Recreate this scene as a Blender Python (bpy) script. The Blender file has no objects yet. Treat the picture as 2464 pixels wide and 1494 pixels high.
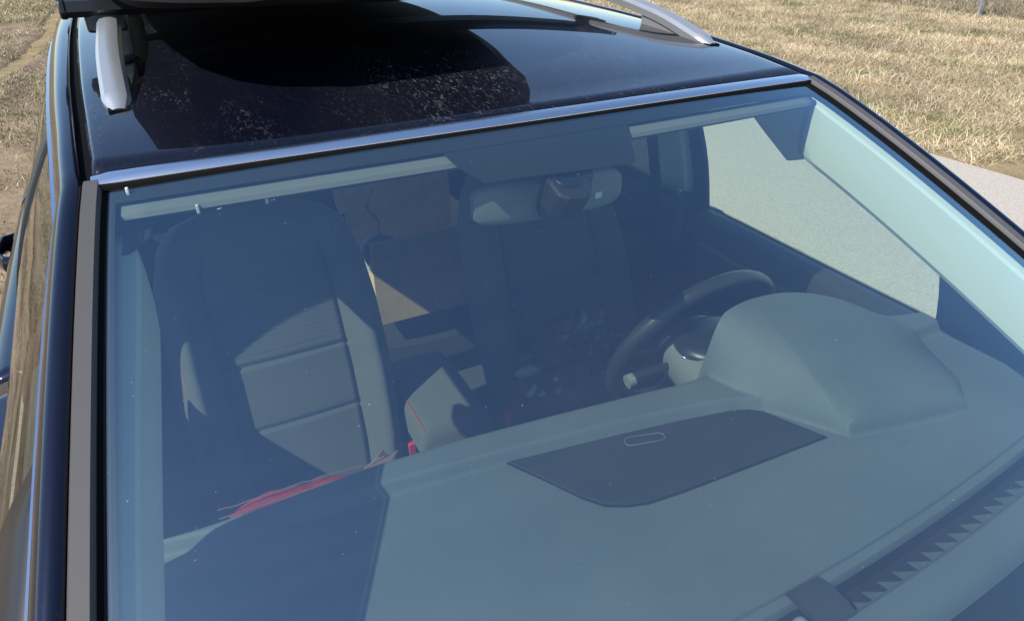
import bpy, bmesh, math, random
import numpy as np
from mathutils import Vector, Matrix, noise
random.seed(7); rng = np.random.default_rng(7)
sc = bpy.context.scene
R = math.radians

# ------------------------------------------------------------------ camera
CAM = np.array([-0.516, -0.864, 1.836]); YAW, PIT, ROL = R(27.287), R(30.422), R(-0.389)
W0, H0, F0 = 2464.0, 1494.0, 1651.5          # pixel frame the measurements were read in
_f = np.array([math.sin(YAW)*math.cos(PIT), math.cos(YAW)*math.cos(PIT), -math.sin(PIT)])
_r = np.array([math.cos(YAW), -math.sin(YAW), 0.0]); _u = np.cross(_r, _f)
_r, _u = math.cos(ROL)*_r + math.sin(ROL)*_u, -math.sin(ROL)*_r + math.cos(ROL)*_u
cd = bpy.data.cameras.new('camera'); cam = bpy.data.objects.new('camera', cd); sc.collection.objects.link(cam)
cam.matrix_world = Matrix(((_r[0], _u[0], -_f[0], CAM[0]), (_r[1], _u[1], -_f[1], CAM[1]), (_r[2], _u[2], -_f[2], CAM[2]), (0, 0, 0, 1)))
cd.sensor_fit = 'HORIZONTAL'; cd.sensor_width = 36.0; cd.lens = 36.0*F0/W0
cd.clip_start = 0.02; cd.clip_end = 2000; sc.camera = cam

# ------------------------------------------------------------------ light
SUN = Vector((-math.cos(R(14))*math.cos(R(46)), -math.sin(R(14))*math.cos(R(46)), math.sin(R(46))))      # towards the sun
SUN_EL = math.asin(SUN.z); SUN_AZ = math.atan2(SUN.x, SUN.y)
w = bpy.data.worlds.new('World'); sc.world = w; w.use_nodes = True
nt = w.node_tree; bg = nt.nodes['Background']; sky = nt.nodes.new('ShaderNodeTexSky')
sky.sky_type = 'NISHITA'; sky.sun_disc = False; sky.sun_elevation = SUN_EL; sky.sun_rotation = SUN_AZ
sky.air_density = 1.0; sky.dust_density = 0.3; sky.ozone_density = 4.0; sky.altitude = 400
nt.links.new(sky.outputs[0], bg.inputs[0]); bg.inputs[1].default_value = 0.15
sd = bpy.data.lights.new('sun', 'SUN'); sd.energy = 4.6; sd.angle = R(0.53); sd.color = (1.0, 0.955, 0.88)
so = bpy.data.objects.new('sun', sd); sc.collection.objects.link(so)
so.rotation_euler = SUN.to_track_quat('Z', 'Y').to_euler()
vs = sc.view_settings; vs.view_transform = 'Standard'; vs.look = 'None'; vs.exposure = 0.42; vs.gamma = 1.0
try: vs.use_curve_mapping = False
except Exception: pass
sc.cycles.max_bounces = 10; sc.cycles.transparent_max_bounces = 24; sc.cycles.caustics_reflective = False; sc.cycles.caustics_refractive = False

# ------------------------------------------------------------------ helpers
def ray(px, py):
    return _r*((px-W0/2)/F0) - _u*((py-H0/2)/F0) + _f
def un(px, py, axis, val):                   # pixel + known x, y or z of what it touches -> point
    d = ray(px, py); k = 'xyz'.index(axis); t = (val-CAM[k])/d[k]; return CAM + d*t
def unp(px, py, p0, n):                      # pixel + plane -> point
    d = ray(px, py); n = np.asarray(n, float); t = np.dot(np.asarray(p0)-CAM, n)/np.dot(d, n); return CAM + d*t
def crom(pts, n):                            # Catmull-Rom resampling
    P = np.asarray(pts, float); P = np.vstack([2*P[0]-P[1], P, 2*P[-1]-P[-2]]); out = []
    m = len(P)-3
    for i in range(n):
        t = i*m/(n-1); k = min(int(t), m-1); t -= k
        a, b, c, d = P[k:k+4]
        out.append(.5*((2*b)+(c-a)*t+(2*a-5*b+4*c-d)*t*t+(3*b-a-3*c+d)*t**3))
    return np.array(out)
def sstep(a, b, x):
    t = np.clip((x-a)/(b-a), 0, 1); return t*t*(3-2*t)

class MB:
    def __init__(s): s.v = []; s.f = []
    def add(s, V, F):
        o = len(s.v); s.v += [tuple(map(float, p)) for p in V]; s.f += [tuple(i+o for i in q) for q in F]; return s
    def grid(s, rows, cu=False, cv=False, flip=False):
        n, m = len(rows), len(rows[0]); V = [p for r in rows for p in r]; F = []
        for i in range(n if cv else n-1):
            for j in range(m if cu else m-1):
                a, b = i*m+j, i*m+(j+1) % m; c, d = ((i+1) % n)*m+(j+1) % m, ((i+1) % n)*m+j
                F.append((a, d, c, b) if flip else (a, b, c, d))
        return s.add(V, F)
    def box(s, c, size, rot=None):
        c = np.asarray(c, float); h = np.asarray(size, float)/2
        V = [np.array((x, y, z))*h for x in (-1, 1) for y in (-1, 1) for z in (-1, 1)]
        if rot is not None:
            M = np.array(rot); V = [M @ v for v in V]
        return s.add([c+v for v in V], [(0, 1, 3, 2), (4, 6, 7, 5), (0, 4, 5, 1), (2, 3, 7, 6), (0, 2, 6, 4), (1, 5, 7, 3)])
    def sweep(s, path, prof, up=(0, 0, 1), closed=False, caps=True, scale=None):
        """profile (side, up) carried along the path"""
        P = np.asarray(path, float); n = len(P); rows = []; up = np.asarray(up, float)
        for i in range(n):
            a, b = P[(i-1) % n if closed else max(i-1, 0)], P[(i+1) % n if closed else min(i+1, n-1)]
            t = (b-a)/np.linalg.norm(b-a); sd_ = np.cross(t, up); sd_ /= np.linalg.norm(sd_); u2 = np.cross(sd_, t)
            k = 1 if scale is None else scale[i]
            rows.append([P[i]+sd_*x*k+u2*z*k for x, z in prof])
        o = len(s.v); s.grid(rows, cu=True, cv=closed); m = len(prof)
        if caps and not closed:
            s.f.append(tuple(o+j for j in range(m))[::-1]); s.f.append(tuple(o+(n-1)*m+j for j in range(m)))
        return s
    def tube(s, path, r, n=10, closed=False, up=(0.123, 0.31, 0.95), scale=None):
        return s.sweep(path, [(r*math.cos(a), r*math.sin(a)) for a in np.arange(n)*2*math.pi/n], up, closed, True, scale)
    def prism(s, poly, off):
        P = [np.asarray(p, float) for p in poly]; off = np.asarray(off, float); n = len(P)
        s.add(P+[p+off for p in P], [tuple(range(n))[::-1], tuple(range(n, 2*n))]+[(i, (i+1) % n, n+(i+1) % n, n+i) for i in range(n)])
        return s
    def ball(s, c, rad, nu=16, nv=10, fn=None):
        rows = []
        for i in range(nv+1):
            th = math.pi*i/nv; rows.append([])
            for j in range(nu):
                ph = 2*math.pi*j/nu; d = np.array((math.sin(th)*math.cos(ph), math.sin(th)*math.sin(ph), math.cos(th)))
                k = fn(d) if fn else 1.0; rows[-1].append(np.asarray(c)+d*np.asarray(rad)*k)
        return s.grid(rows, cu=True)

def obj(name, mb, m, parent=None, smooth=40, bevel=0, seg=2, sub=0, solid=0):
    V = np.array(mb.v); o0 = np.array((( V[:, 0].min()+V[:, 0].max())/2, (V[:, 1].min()+V[:, 1].max())/2, V[:, 2].min()))
    me = bpy.data.meshes.new(name); me.from_pydata([tuple(p) for p in (V-o0)], [], mb.f)
    bm = bmesh.new(); bm.from_mesh(me); bmesh.ops.remove_doubles(bm, verts=bm.verts, dist=1e-6)
    bmesh.ops.recalc_face_normals(bm, faces=bm.faces); bm.to_mesh(me); bm.free()
    if smooth:
        me.shade_smooth(); me.set_sharp_from_angle(angle=R(smooth))
    me.materials.append(m)
    o = bpy.data.objects.new(name, me); sc.collection.objects.link(o)
    o.location = o0
    if parent is not None:
        o.parent = parent; o.matrix_parent_inverse = Matrix.Translation(-Vector(wloc(parent)))
    o['_w'] = tuple(o0)
    if bevel:
        b = o.modifiers.new('bevel', 'BEVEL'); b.width = bevel; b.segments = seg; b.limit_method = 'ANGLE'; b.angle_limit = R(35)
    if sub:
        b = o.modifiers.new('sub', 'SUBSURF'); b.levels = sub; b.render_levels = sub
    if solid:
        b = o.modifiers.new('solid', 'SOLIDIFY'); b.thickness = solid; b.offset = -1
    return o
def wloc(o): return tuple(o['_w']) if '_w' in o else tuple(o.location)
def empty(name, loc, label, cat, group=None):
    o = bpy.data.objects.new(name, None); sc.collection.objects.link(o); o.location = loc; o['_w'] = tuple(loc)
    return tag(o, label, cat, group)
def tag(o, label=None, cat=None, group=None, kind=None):
    if label: o['label'] = label
    if cat: o['category'] = cat
    if group: o['group'] = group
    if kind: o['kind'] = kind
    return o

# ------------------------------------------------------------------ materials
def mat(name, col=(.5, .5, .5), rough=.5, metal=0, coat=0, spec=.5, bump=None, var=None, sheen=0, coatr=.03):
    m = bpy.data.materials.new(name); m.use_nodes = True; N = m.node_tree; b = N.nodes['Principled BSDF']
    b.inputs['Base Color'].default_value = (*col, 1); b.inputs['Roughness'].default_value = rough; b.inputs['Metallic'].default_value = metal
    b.inputs['Coat Weight'].default_value = coat; b.inputs['Coat Roughness'].default_value = coatr; b.inputs['Specular IOR Level'].default_value = spec
    b.inputs['Sheen Weight'].default_value = sheen
    if var or bump: tc = N.nodes.new('ShaderNodeTexCoord')
    if var:                                  # (scale, colour 2)
        n = N.nodes.new('ShaderNodeTexNoise'); n.inputs['Scale'].default_value = var[0]; n.inputs['Detail'].default_value = 6
        N.links.new(tc.outputs['Object'], n.inputs['Vector'])
        r = N.nodes.new('ShaderNodeValToRGB'); r.color_ramp.elements[0].color = (*col, 1); r.color_ramp.elements[1].color = (*var[1], 1)
        r.color_ramp.elements[0].position = .35; r.color_ramp.elements[1].position = .68
        N.links.new(n.outputs['Fac'], r.inputs['Fac']); N.links.new(r.outputs['Color'], b.inputs['Base Color'])
    if bump:                                 # (scale, strength, distance)
        n = N.nodes.new('ShaderNodeTexNoise'); n.inputs['Scale'].default_value = bump[0]; n.inputs['Detail'].default_value = 3
        N.links.new(tc.outputs['Object'], n.inputs['Vector'])
        bp = N.nodes.new('ShaderNodeBump'); bp.inputs['Strength'].default_value = bump[1]; bp.inputs['Distance'].default_value = bump[2]
        N.links.new(n.outputs['Fac'], bp.inputs['Height']); N.links.new(bp.outputs['Normal'], b.inputs['Normal'])
    return m

def dusty(name, col, rough, coat, metal, amount, dust=(.34, .33, .31)):
    """glossy lacquer under a film of dried dust and streaks"""
    m = mat(name, col, rough, metal, coat, .0); N = m.node_tree; b = N.nodes['Principled BSDF']; out = N.nodes['Material Output']; L = N.links.new
    tc = N.nodes.new('ShaderNodeTexCoord'); mp = N.nodes.new('ShaderNodeMapping'); mp.inputs['Scale'].default_value = (1, .30, 1); mp.inputs['Rotation'].default_value = (0, 0, .5)
    L(tc.outputs['Object'], mp.inputs['Vector'])
    def nz(scale, det, dist, lo, hi):
        n = N.nodes.new('ShaderNodeTexNoise'); n.inputs['Scale'].default_value = scale; n.inputs['Detail'].default_value = det; n.inputs['Distortion'].default_value = dist
        L(mp.outputs[0], n.inputs['Vector']); r = N.nodes.new('ShaderNodeMapRange'); r.inputs[1].default_value = lo; r.inputs[2].default_value = hi
        L(n.outputs['Fac'], r.inputs[0]); return r.outputs[0]
    def math_(op, a, c):
        q = N.nodes.new('ShaderNodeMath'); q.operation = op
        for i, x in enumerate((a, c)):
            if isinstance(x, (int, float)): q.inputs[i].default_value = x
            else: L(x, q.inputs[i])
        return q.outputs[0]
    streak = math_('MULTIPLY', nz(150, 6, 2.0, .56, .84), nz(7, 5, 1.0, .46, .68))
    speck = nz(420, 2, 0, .66, .78)
    film = nz(4, 5, .6, .3, .8)
    tot = math_('ADD', math_('MULTIPLY', streak, .50), math_('ADD', math_('MULTIPLY', speck, .10), math_('MULTIPLY', film, .018)))
    fac = math_('MINIMUM', math_('MULTIPLY', tot, amount), .9)
    d = N.nodes.new('ShaderNodeBsdfDiffuse'); d.inputs['Color'].default_value = (*dust, 1)
    mx = N.nodes.new('ShaderNodeMixShader'); L(fac, mx.inputs[0]); L(b.outputs[0], mx.inputs[1]); L(d.outputs[0], mx.inputs[2]); L(mx.outputs[0], out.inputs['Surface'])
    return m

def glass(name, tint, ior, veil_tint=(1, 1, 1), dust=.0, dscale=6):
    """one pane: tinted see-through with mirror reflection at both faces, plus a film of dust that also holds painted veil"""
    m = bpy.data.materials.new(name); m.use_nodes = True; N = m.node_tree; N.nodes.remove(N.nodes['Principled BSDF']); out = N.nodes['Material Output']; L = N.links.new
    t = N.nodes.new('ShaderNodeBsdfTransparent'); t.inputs[0].default_value = (*tint, 1)
    g = N.nodes.new('ShaderNodeBsdfGlossy'); g.inputs['Roughness'].default_value = .0; g.inputs[0].default_value = (*veil_tint, 1)
    ge = N.nodes.new('ShaderNodeNewGeometry'); dp = N.nodes.new('ShaderNodeVectorMath'); dp.operation = 'DOT_PRODUCT'; L(ge.outputs['Incoming'], dp.inputs[0]); L(ge.outputs['Normal'], dp.inputs[1])
    def mth(op, *a):
        q = N.nodes.new('ShaderNodeMath'); q.operation = op
        for i, x_ in enumerate(a):
            if isinstance(x_, (int, float)): q.inputs[i].default_value = x_
            else: L(x_, q.inputs[i])
        return q
    f0 = ior; c_ = mth('SUBTRACT', 1.0, mth('ABSOLUTE', dp.outputs['Value']).outputs[0]); fr = mth('ADD', mth('MULTIPLY', mth('POWER', c_.outputs[0], 5.0).outputs[0], 1-f0).outputs[0], f0)   # Schlick, the same from both sides
    a = N.nodes.new('ShaderNodeMixShader'); L(fr.outputs[0], a.inputs[0]); L(t.outputs[0], a.inputs[1]); L(g.outputs[0], a.inputs[2])
    last = a.outputs[0]
    if dust:
        tc = N.nodes.new('ShaderNodeTexCoord')
        n = N.nodes.new('ShaderNodeTexNoise'); n.inputs['Scale'].default_value = dscale; n.inputs['Detail'].default_value = 8; n.inputs['Roughness'].default_value = .65
        n2 = N.nodes.new('ShaderNodeTexNoise'); n2.inputs['Scale'].default_value = 330; n2.inputs['Detail'].default_value = 1
        L(tc.outputs['Object'], n.inputs[0]); L(tc.outputs['Object'], n2.inputs[0])
        r = N.nodes.new('ShaderNodeMapRange'); r.inputs[1].default_value = .3; r.inputs[2].default_value = .8; r.inputs[3].default_value = dust*.55; r.inputs[4].default_value = dust*1.5
        wm = N.nodes.new('ShaderNodeMapping'); wm.inputs['Scale'].default_value = (1.2, 26, 26); wm.inputs['Rotation'].default_value = (0, 0, .35); L(tc.outputs['Object'], wm.inputs[0])     # wiper smears
        n3 = N.nodes.new('ShaderNodeTexNoise'); n3.inputs['Scale'].default_value = 1.0; n3.inputs['Detail'].default_value = 4; n3.inputs['Distortion'].default_value = .6; L(wm.outputs[0], n3.inputs[0])
        av = N.nodes.new('ShaderNodeMix'); av.inputs[0].default_value = .35; L(n.outputs['Fac'], av.inputs[2]); L(n3.outputs['Fac'], av.inputs[3])
        r2 = N.nodes.new('ShaderNodeMapRange'); r2.inputs[1].default_value = .785; r2.inputs[2].default_value = .82; r2.inputs[4].default_value = .22
        L(av.outputs[0], r.inputs[0]); L(n2.outputs['Fac'], r2.inputs[0])
        sp_ = N.nodes.new('ShaderNodeSeparateXYZ'); L(tc.outputs['Object'], sp_.inputs[0])      # veil of haze painted into the dust film, stronger low on the pane
        gz = N.nodes.new('ShaderNodeMapRange'); gz.inputs[1].default_value = .12; gz.inputs[2].default_value = .52; gz.inputs[3].default_value = 1.5; gz.inputs[4].default_value = .35; L(sp_.outputs['Z'], gz.inputs[0])
        mm_ = N.nodes.new('ShaderNodeMath'); mm_.operation = 'MULTIPLY'; L(r.outputs[0], mm_.inputs[0]); L(gz.outputs[0], mm_.inputs[1])
        ad = N.nodes.new('ShaderNodeMath'); ad.operation = 'ADD'; L(mm_.outputs[0], ad.inputs[0]); L(r2.outputs[0], ad.inputs[1])
        d = N.nodes.new('ShaderNodeBsdfDiffuse'); d.inputs[0].default_value = (.55, .56, .56, 1)
        x = N.nodes.new('ShaderNodeMixShader'); L(ad.outputs[0], x.inputs[0]); L(last, x.inputs[1]); L(d.outputs[0], x.inputs[2]); last = x.outputs[0]
    L(last, out.inputs['Surface']); return m

M = {}
M['paint'] = dusty('navy_black_paint', (.006, .008, .02), .35, 1.0, .3, .10)
M['roof'] = dusty('dusty_navy_roof_paint', (.004, .005, .013), .35, 1.0, .3, .85)
M['chrome'] = mat('satin_chrome', (.90, .91, .93), .26, 1)
M['bright'] = mat('bright_chrome', (.85, .86, .88), .06, 1)
M['silver'] = mat('silver_rail', (.46, .47, .48), .36, .6, .15)
M['rubber'] = mat('black_rubber', (.006, .006, .006), .8, spec=.08)
M['gasket'] = mat('grey_moulding', (.085, .080, .078), .55, spec=.4)
M['black'] = mat('black_plastic', (.012, .012, .014), .38)
M['boxshell'] = mat('black_box_shell', (.012, .0115, .012), .34, 0, 0, .2)
M['boxbase'] = mat('black_box_base', (.01, .01, .01), .6, 0, 0, .12)
M['frit'] = mat('frit_band', (.008, .008, .008), .7)
M['wind'] = glass('windshield_glass', (.87, .985, .89), .25, (.55, .82, .98), .027, 5)  # bluish mirror tint and extra dust paint in the veil over the interior
M['side'] = glass('side_glass', (.87, .98, .86), .08)
M['tint'] = glass('rear_side_glass', (.66, .72, .69), .08)
M['mesh'] = glass('sunshade_mesh', (.10, .11, .12), .01, (1, 1, 1), .25, 300)
M['dark'] = glass('rear_privacy_glass', (.45, .47, .46), .08)
M['dash'] = mat('dash_plastic', (.090, .104, .114), .62, bump=(650, .3, .002), spec=.4, var=(5, (.108, .124, .134)))
M['lid'] = mat('dash_lid_plastic', (.026, .028, .030), .6, bump=(900, .3, .001), spec=.4)
M['gap'] = mat('dark_gap', (.006, .006, .007), .8)
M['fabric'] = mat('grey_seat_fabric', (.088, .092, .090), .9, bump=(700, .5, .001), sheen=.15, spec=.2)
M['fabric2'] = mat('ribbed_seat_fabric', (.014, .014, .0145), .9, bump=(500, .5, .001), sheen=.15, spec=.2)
M['trim'] = mat('pale_pillar_trim', (.64, .65, .57), .75, bump=(600, .2, .001), spec=.3)
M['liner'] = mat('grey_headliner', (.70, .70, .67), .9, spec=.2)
M['lining'] = mat('shaded_header_cloth', (.16, .16, .155), .9, spec=.2)  # darker copy of the headliner tone, shade at the header painted in
M['door'] = mat('door_card_plastic', (.035, .036, .037), .6, bump=(700, .3, .001), spec=.4)
M['pillar'] = mat('dark_pillar_trim', (.03, .03, .032), .7, spec=.3)
M['leather'] = mat('black_leather', (.022, .022, .022), .34, bump=(500, .3, .001))
M['col'] = mat('grey_column_shroud', (.17, .17, .165), .55, bump=(700, .3, .001))
M['red'] = mat('red_plastic', (.62, .02, .012), .35)
M['stitch'] = mat('red_stitching', (.45, .03, .02), .7)
M['lens'] = mat('sensor_lens', (.005, .005, .006), .08, 0, 1)
M['pod'] = mat('sensor_pod_plastic', (.020, .016, .016), .5)
M['mirror'] = mat('mirror_housing', (.20, .205, .20), .45)
M['card'] = mat('cardboard', (.70, .51, .29), .85, var=(14, (.60, .42, .23)), spec=.2)
M['bag'] = mat('black_bin_liner', (.035, .037, .040), .32, 0, .35, .6, bump=(14, .35, .02))
M['redbag'] = mat('red_plastic_wrap', (.26, .012, .012), .14, 0, .6, .6, bump=(30, .7, .012))
M['wrap'] = mat('clear_wrap_edge', (.22, .12, .12), .15, 0, .8)
M['white'] = mat('white_plastic', (.75, .75, .73), .4)
M['spoolm'] = mat('maroon_hose', (.13, .02, .025), .45)
M['clearb'] = mat('pale_blue_film', (.50, .60, .64), .15, 0, .5)
M['tyre'] = mat('tyre_rubber', (.015, .015, .015), .8)
M['rim'] = mat('alloy_rim', (.55, .56, .58), .3, 1)
M['post'] = mat('galvanised_post', (.32, .34, .36), .5, .6)
M['carpet'] = mat('dark_carpet', (.04, .04, .04), .95)

# ground materials
def ground_mat(name, cols, scale, bump, fine):
    m = bpy.data.materials.new(name); m.use_nodes = True; N = m.node_tree; b = N.nodes['Principled BSDF']; L = N.links.new
    b.inputs['Roughness'].default_value = .95; b.inputs['Specular IOR Level'].default_value = .15
    tc = N.nodes.new('ShaderNodeTexCoord'); n = N.nodes.new('ShaderNodeTexNoise'); n.inputs['Scale'].default_value = scale; n.inputs['Detail'].default_value = 9; n.inputs['Roughness'].default_value = .68
    L(tc.outputs['Object'], n.inputs[0]); r = N.nodes.new('ShaderNodeValToRGB'); e = r.color_ramp.elements
    for i, (p, c) in enumerate(cols):
        q = e[i] if i < 2 else e.new(p); q.position = p; q.color = (*c, 1)
    L(n.outputs['Fac'], r.inputs[0])
    n2 = N.nodes.new('ShaderNodeTexNoise'); n2.inputs['Scale'].default_value = fine; n2.inputs['Detail'].default_value = 4; L(tc.outputs['Object'], n2.inputs[0])
    mr = N.nodes.new('ShaderNodeMapRange'); mr.inputs[1].default_value = .25; mr.inputs[2].default_value = .75; mr.inputs[3].default_value = .72; mr.inputs[4].default_value = 1.28; L(n2.outputs['Fac'], mr.inputs[0])
    mx = N.nodes.new('ShaderNodeVectorMath'); mx.operation = 'SCALE'; L(r.outputs['Color'], mx.inputs[0]); L(mr.outputs[0], mx.inputs['Scale']); L(mx.outputs[0], b.inputs['Base Color'])
    bp = N.nodes.new('ShaderNodeBump'); bp.inputs['Strength'].default_value = .6; bp.inputs['Distance'].default_value = bump; L(n2.outputs['Fac'], bp.inputs['Height']); L(bp.outputs[0], b.inputs['Normal'])
    return m
M['field'] = ground_mat('dry_grass_ground', [(.3, (.17, .125, .07)), (.7, (.36, .27, .15)), (.5, (.29, .22, .12))], 1.6, .02, 40)
M['dirt'] = ground_mat('bare_earth', [(.3, (.15, .10, .062)), (.72, (.34, .255, .165)), (.5, (.26, .19, .12))], 2.2, .02, 30)
M['road'] = ground_mat('pale_road', [(.28, (.40, .345, .285)), (.72, (.53, .465, .39)), (.5, (.47, .41, .34))], 55, .004, 140)
def blade_mat(name):
    m = bpy.data.materials.new(name); m.use_nodes = True; N = m.node_tree; b = N.nodes['Principled BSDF']
    a = N.nodes.new('ShaderNodeAttribute'); a.attribute_name = 'Col'; N.links.new(a.outputs['Color'], b.inputs['Base Color'])
    b.inputs['Roughness'].default_value = .7; b.inputs['Specular IOR Level'].default_value = .2; return m
M['blade'] = blade_mat('grass_blades')

# ================================================================== SETTING
def fbm(x, y, s, o=4):
    return noise.fractal(Vector((x*s, y*s, 3.1)), 1.0, 2.0, o)
g = MB(); xs = [-400, -60, -20, -1.05, 5.30, 30, 80, 400]; ys = [-400, -30, 0, 30, 100, 900]
g.grid([[(x, y, -.03) for x in xs] for y in ys])
tag(obj('field_ground', g, M['field'], smooth=0), kind='structure')
g = MB(); ry = np.linspace(-60, 160, 221)      # road: broken right edge, parallel to the car
rows = []
for y in ry:
    e = 5.30+.05*fbm(0, y, 1.1)+.03*fbm(5, y, 4); l = -1.05+.05*fbm(9, y, 1.0)
    rows.append([(l, y, -.04), (l, y, 0.0)]+[(x, y, 0.0) for x in np.linspace(l, e, 7)[1:-1]]+[(e, y, 0.0), (e, y, -.04)])
g.grid(rows); tag(obj('road', g, M['road'], smooth=0), kind='structure')
# rutted bare earth on the car's right-hand side
def hdirt(x, y):
    h = .05*fbm(x, y, .55)+.03*fbm(x+7, y, 2.3)+.015*fbm(x, y+4, 7)
    rut = math.exp(-((x+2.35+.22*fbm(1, y, .25)-.05*(y-6))/.13)**2)
    h += .06*math.exp(-((x+2.05+.22*fbm(1, y, .25)-.05*(y-6))/.12)**2)-.11*rut
    k = min(1, max(0, (-1.05-x)/.25)); return (h+.01)*k-.012*(1-k)
g = MB(); xg = -1.02-np.linspace(0, 1, 80)**1.35*7.0; yg = -3+np.linspace(0, 1, 260)**1.25*40
g.grid([[(x, y, hdirt(x, y)) for x in xg] for y in yg]); tag(obj('dirt_verge', g, M['dirt'], smooth=60), kind='structure')

def blades(name, pts, hmin, hmax, cols, lean, wid, label):
    n = len(pts); P = np.asarray(pts); a = rng.uniform(0, 2*np.pi, n); h = rng.uniform(hmin, hmax, n)*rng.uniform(.6, 1.2, n)
    wv = wid*rng.uniform(.6, 1.5, n)*(1+.06*np.linalg.norm(P[:, :2]-CAM[:2], axis=1))
    la = rng.uniform(0, 2*np.pi, n); ll = h*lean*rng.uniform(.3, 1.7, n)
    dx, dy = np.cos(a)*wv/2, np.sin(a)*wv/2; lx, ly = np.cos(la)*ll, np.sin(la)*ll
    hz = h/np.sqrt(1+(ll/h)**2*.6)
    V = np.empty((n, 5, 3))
    V[:, 0] = P+np.stack([-dx, -dy, 0*dx-.006], 1); V[:, 1] = P+np.stack([dx, dy, 0*dx-.006], 1)
    mid = P+np.stack([lx*.35, ly*.35, hz*.6], 1); o = np.stack([dx, dy, 0*dx], 1)
    V[:, 2] = mid+o*.75; V[:, 3] = mid-o*.75; V[:, 4] = P+np.stack([lx, ly, hz], 1)
    base = np.arange(n)[:, None]*5
    lv = np.concatenate([base+[0, 1, 2, 3], base+[3, 2, 4]], 1).ravel()
    me = bpy.data.meshes.new(name); me.vertices.add(n*5); me.vertices.foreach_set('co', V.reshape(-1))
    me.loops.add(n*7); me.loops.foreach_set('vertex_index', lv.astype(np.int32)); me.polygons.add(n*2)
    ls = (np.arange(n)[:, None]*7+np.array([0, 4])).ravel(); me.polygons.foreach_set('loop_start', ls.astype(np.int32))
    me.update(calc_edges=True)
    at = me.color_attributes.new('Col', 'FLOAT_COLOR', 'POINT')
    tone = np.array([[1+.42*fbm(p[0]+11, p[1], .8, 3)+.2*fbm(p[0], p[1]+5, 3.0, 2)] for p in P]); C = np.asarray(cols); C = C*rng.uniform(.7, 1.25, (n, 1))*np.clip(tone, .5, 1.35); C4 = np.concatenate([C, np.ones((n, 1))], 1)
    at.data.foreach_set('color', np.repeat(C4, 5, 0).reshape(-1).astype(np.float32))
    me.materials.append(M['blade']); o = bpy.data.objects.new(name, me); sc.collection.objects.link(o)
    return tag(o, label, 'grass', kind='stuff')
STRAW, TAN, GREY, GREEN = np.array((.62, .50, .32)), np.array((.46, .35, .20)), np.array((.30, .26, .19)), np.array((.16, .19, .07))
def choose(n, gf):
    r = rng.random(n)[:, None]; g_ = np.asarray(gf)[:, None]; r2 = rng.random(n)[:, None]
    c = np.where(r2 < .5, STRAW, np.where(r2 < .82, TAN, GREY)); return np.where(r < g_, GREEN*1.0, c)
def inview(P, m=250):
    d = P-CAM; z = d@_f; x = W0/2+F0*(d@_r)/z; y = H0/2-F0*(d@_u)/z
    return (z > 0) & (x > -m-500) & (x < W0+m+500) & (y > -m-200) & (y < H0+m)
def scat(n, x0, x1, y0, y1, pw=1.0):
    P = np.stack([x0+(x1-x0)*rng.random(n)**pw, rng.uniform(y0, y1, n), np.zeros(n)], 1); P = P[inview(P)]; return P
P = scat(620000, 5.34, 14.0, -1, 19, 1.15)
gf = np.array([max(0, fbm(p[0], p[1], .9, 3)*1.5-.15) for p in P]); den = np.array([fbm(p[0]+30, p[1], 1.9, 4)-.9*math.exp(-(p[0]-5.3)/.35) for p in P])
k = den > rng.uniform(-.75, .45, len(P)); P, gf = P[k], gf[k]; P[:, 2] = -.03
P2 = P[np.abs(P[:, 0]-5.34) > .0]
blades('dry_grass', P, .04, .13, choose(len(P), gf*.8), 1.7, .0035, 'short straw coloured dry grass field beyond the pale road')
P = scat(90000, 14.05, 24, -1, 22); P[:, 2] = -.03
blades('rough_grass', P, .07, .22, choose(len(P), np.full(len(P), .12))*np.array((.62, .62, .68)), 1.0, .005, 'greyer taller dead grass behind the wire fence')
P = scat(300000, -6.5, -1.15, 0, 33)
gf = np.array([fbm(p[0], p[1], .75, 3) for p in P]); far = np.clip((P[:, 1]-5)/7, 0, 1)*.35
k = (gf+far) > rng.uniform(-.12, .55, len(P)); P, gf, far = P[k], gf[k], far[k]
P[:, 2] = [hdirt(p[0], p[1]) if p[0] > -8 else 0 for p in P]
blades('verge_grass', P, .02, .07, choose(len(P), np.clip(.72-far*1.1, 0, 1)), 1.2, .004, 'patchy green and straw grass on the bare earth beside the car')

# wire fence at the far edge of the field
fx = 13.95
fe = empty('wire_fence', (fx, 7.6, 0), 'grey metal posts with thin wires at the far side of the field', 'fence')
for y in (2.6, 7.62, 12.6, 17.6):
    m = MB(); m.tube([(fx, y, -.1), (fx+.01, y+.02, .8), (fx+.02, y+.03, 1.5)], .028, 8); m.tube([(fx+.02, y+.03, 1.5), (fx+.02, y+.03, 1.515)], .032, 8)
    obj('post', m, M['post'], fe)
for z in (.25, .5, .75, 1.0, 1.25, 1.45):
    m = MB(); m.tube([(fx-.02, y, z+.01*math.sin(y*1.3)) for y in np.linspace(2.6, 17.6, 31)], .0022, 5); obj('wire', m, M['post'], fe)

# ================================================================== CAR
car = empty('car', (0, .5, 0), 'dark navy estate car seen from above its windscreen, with silver roof rails', 'car')
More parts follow.
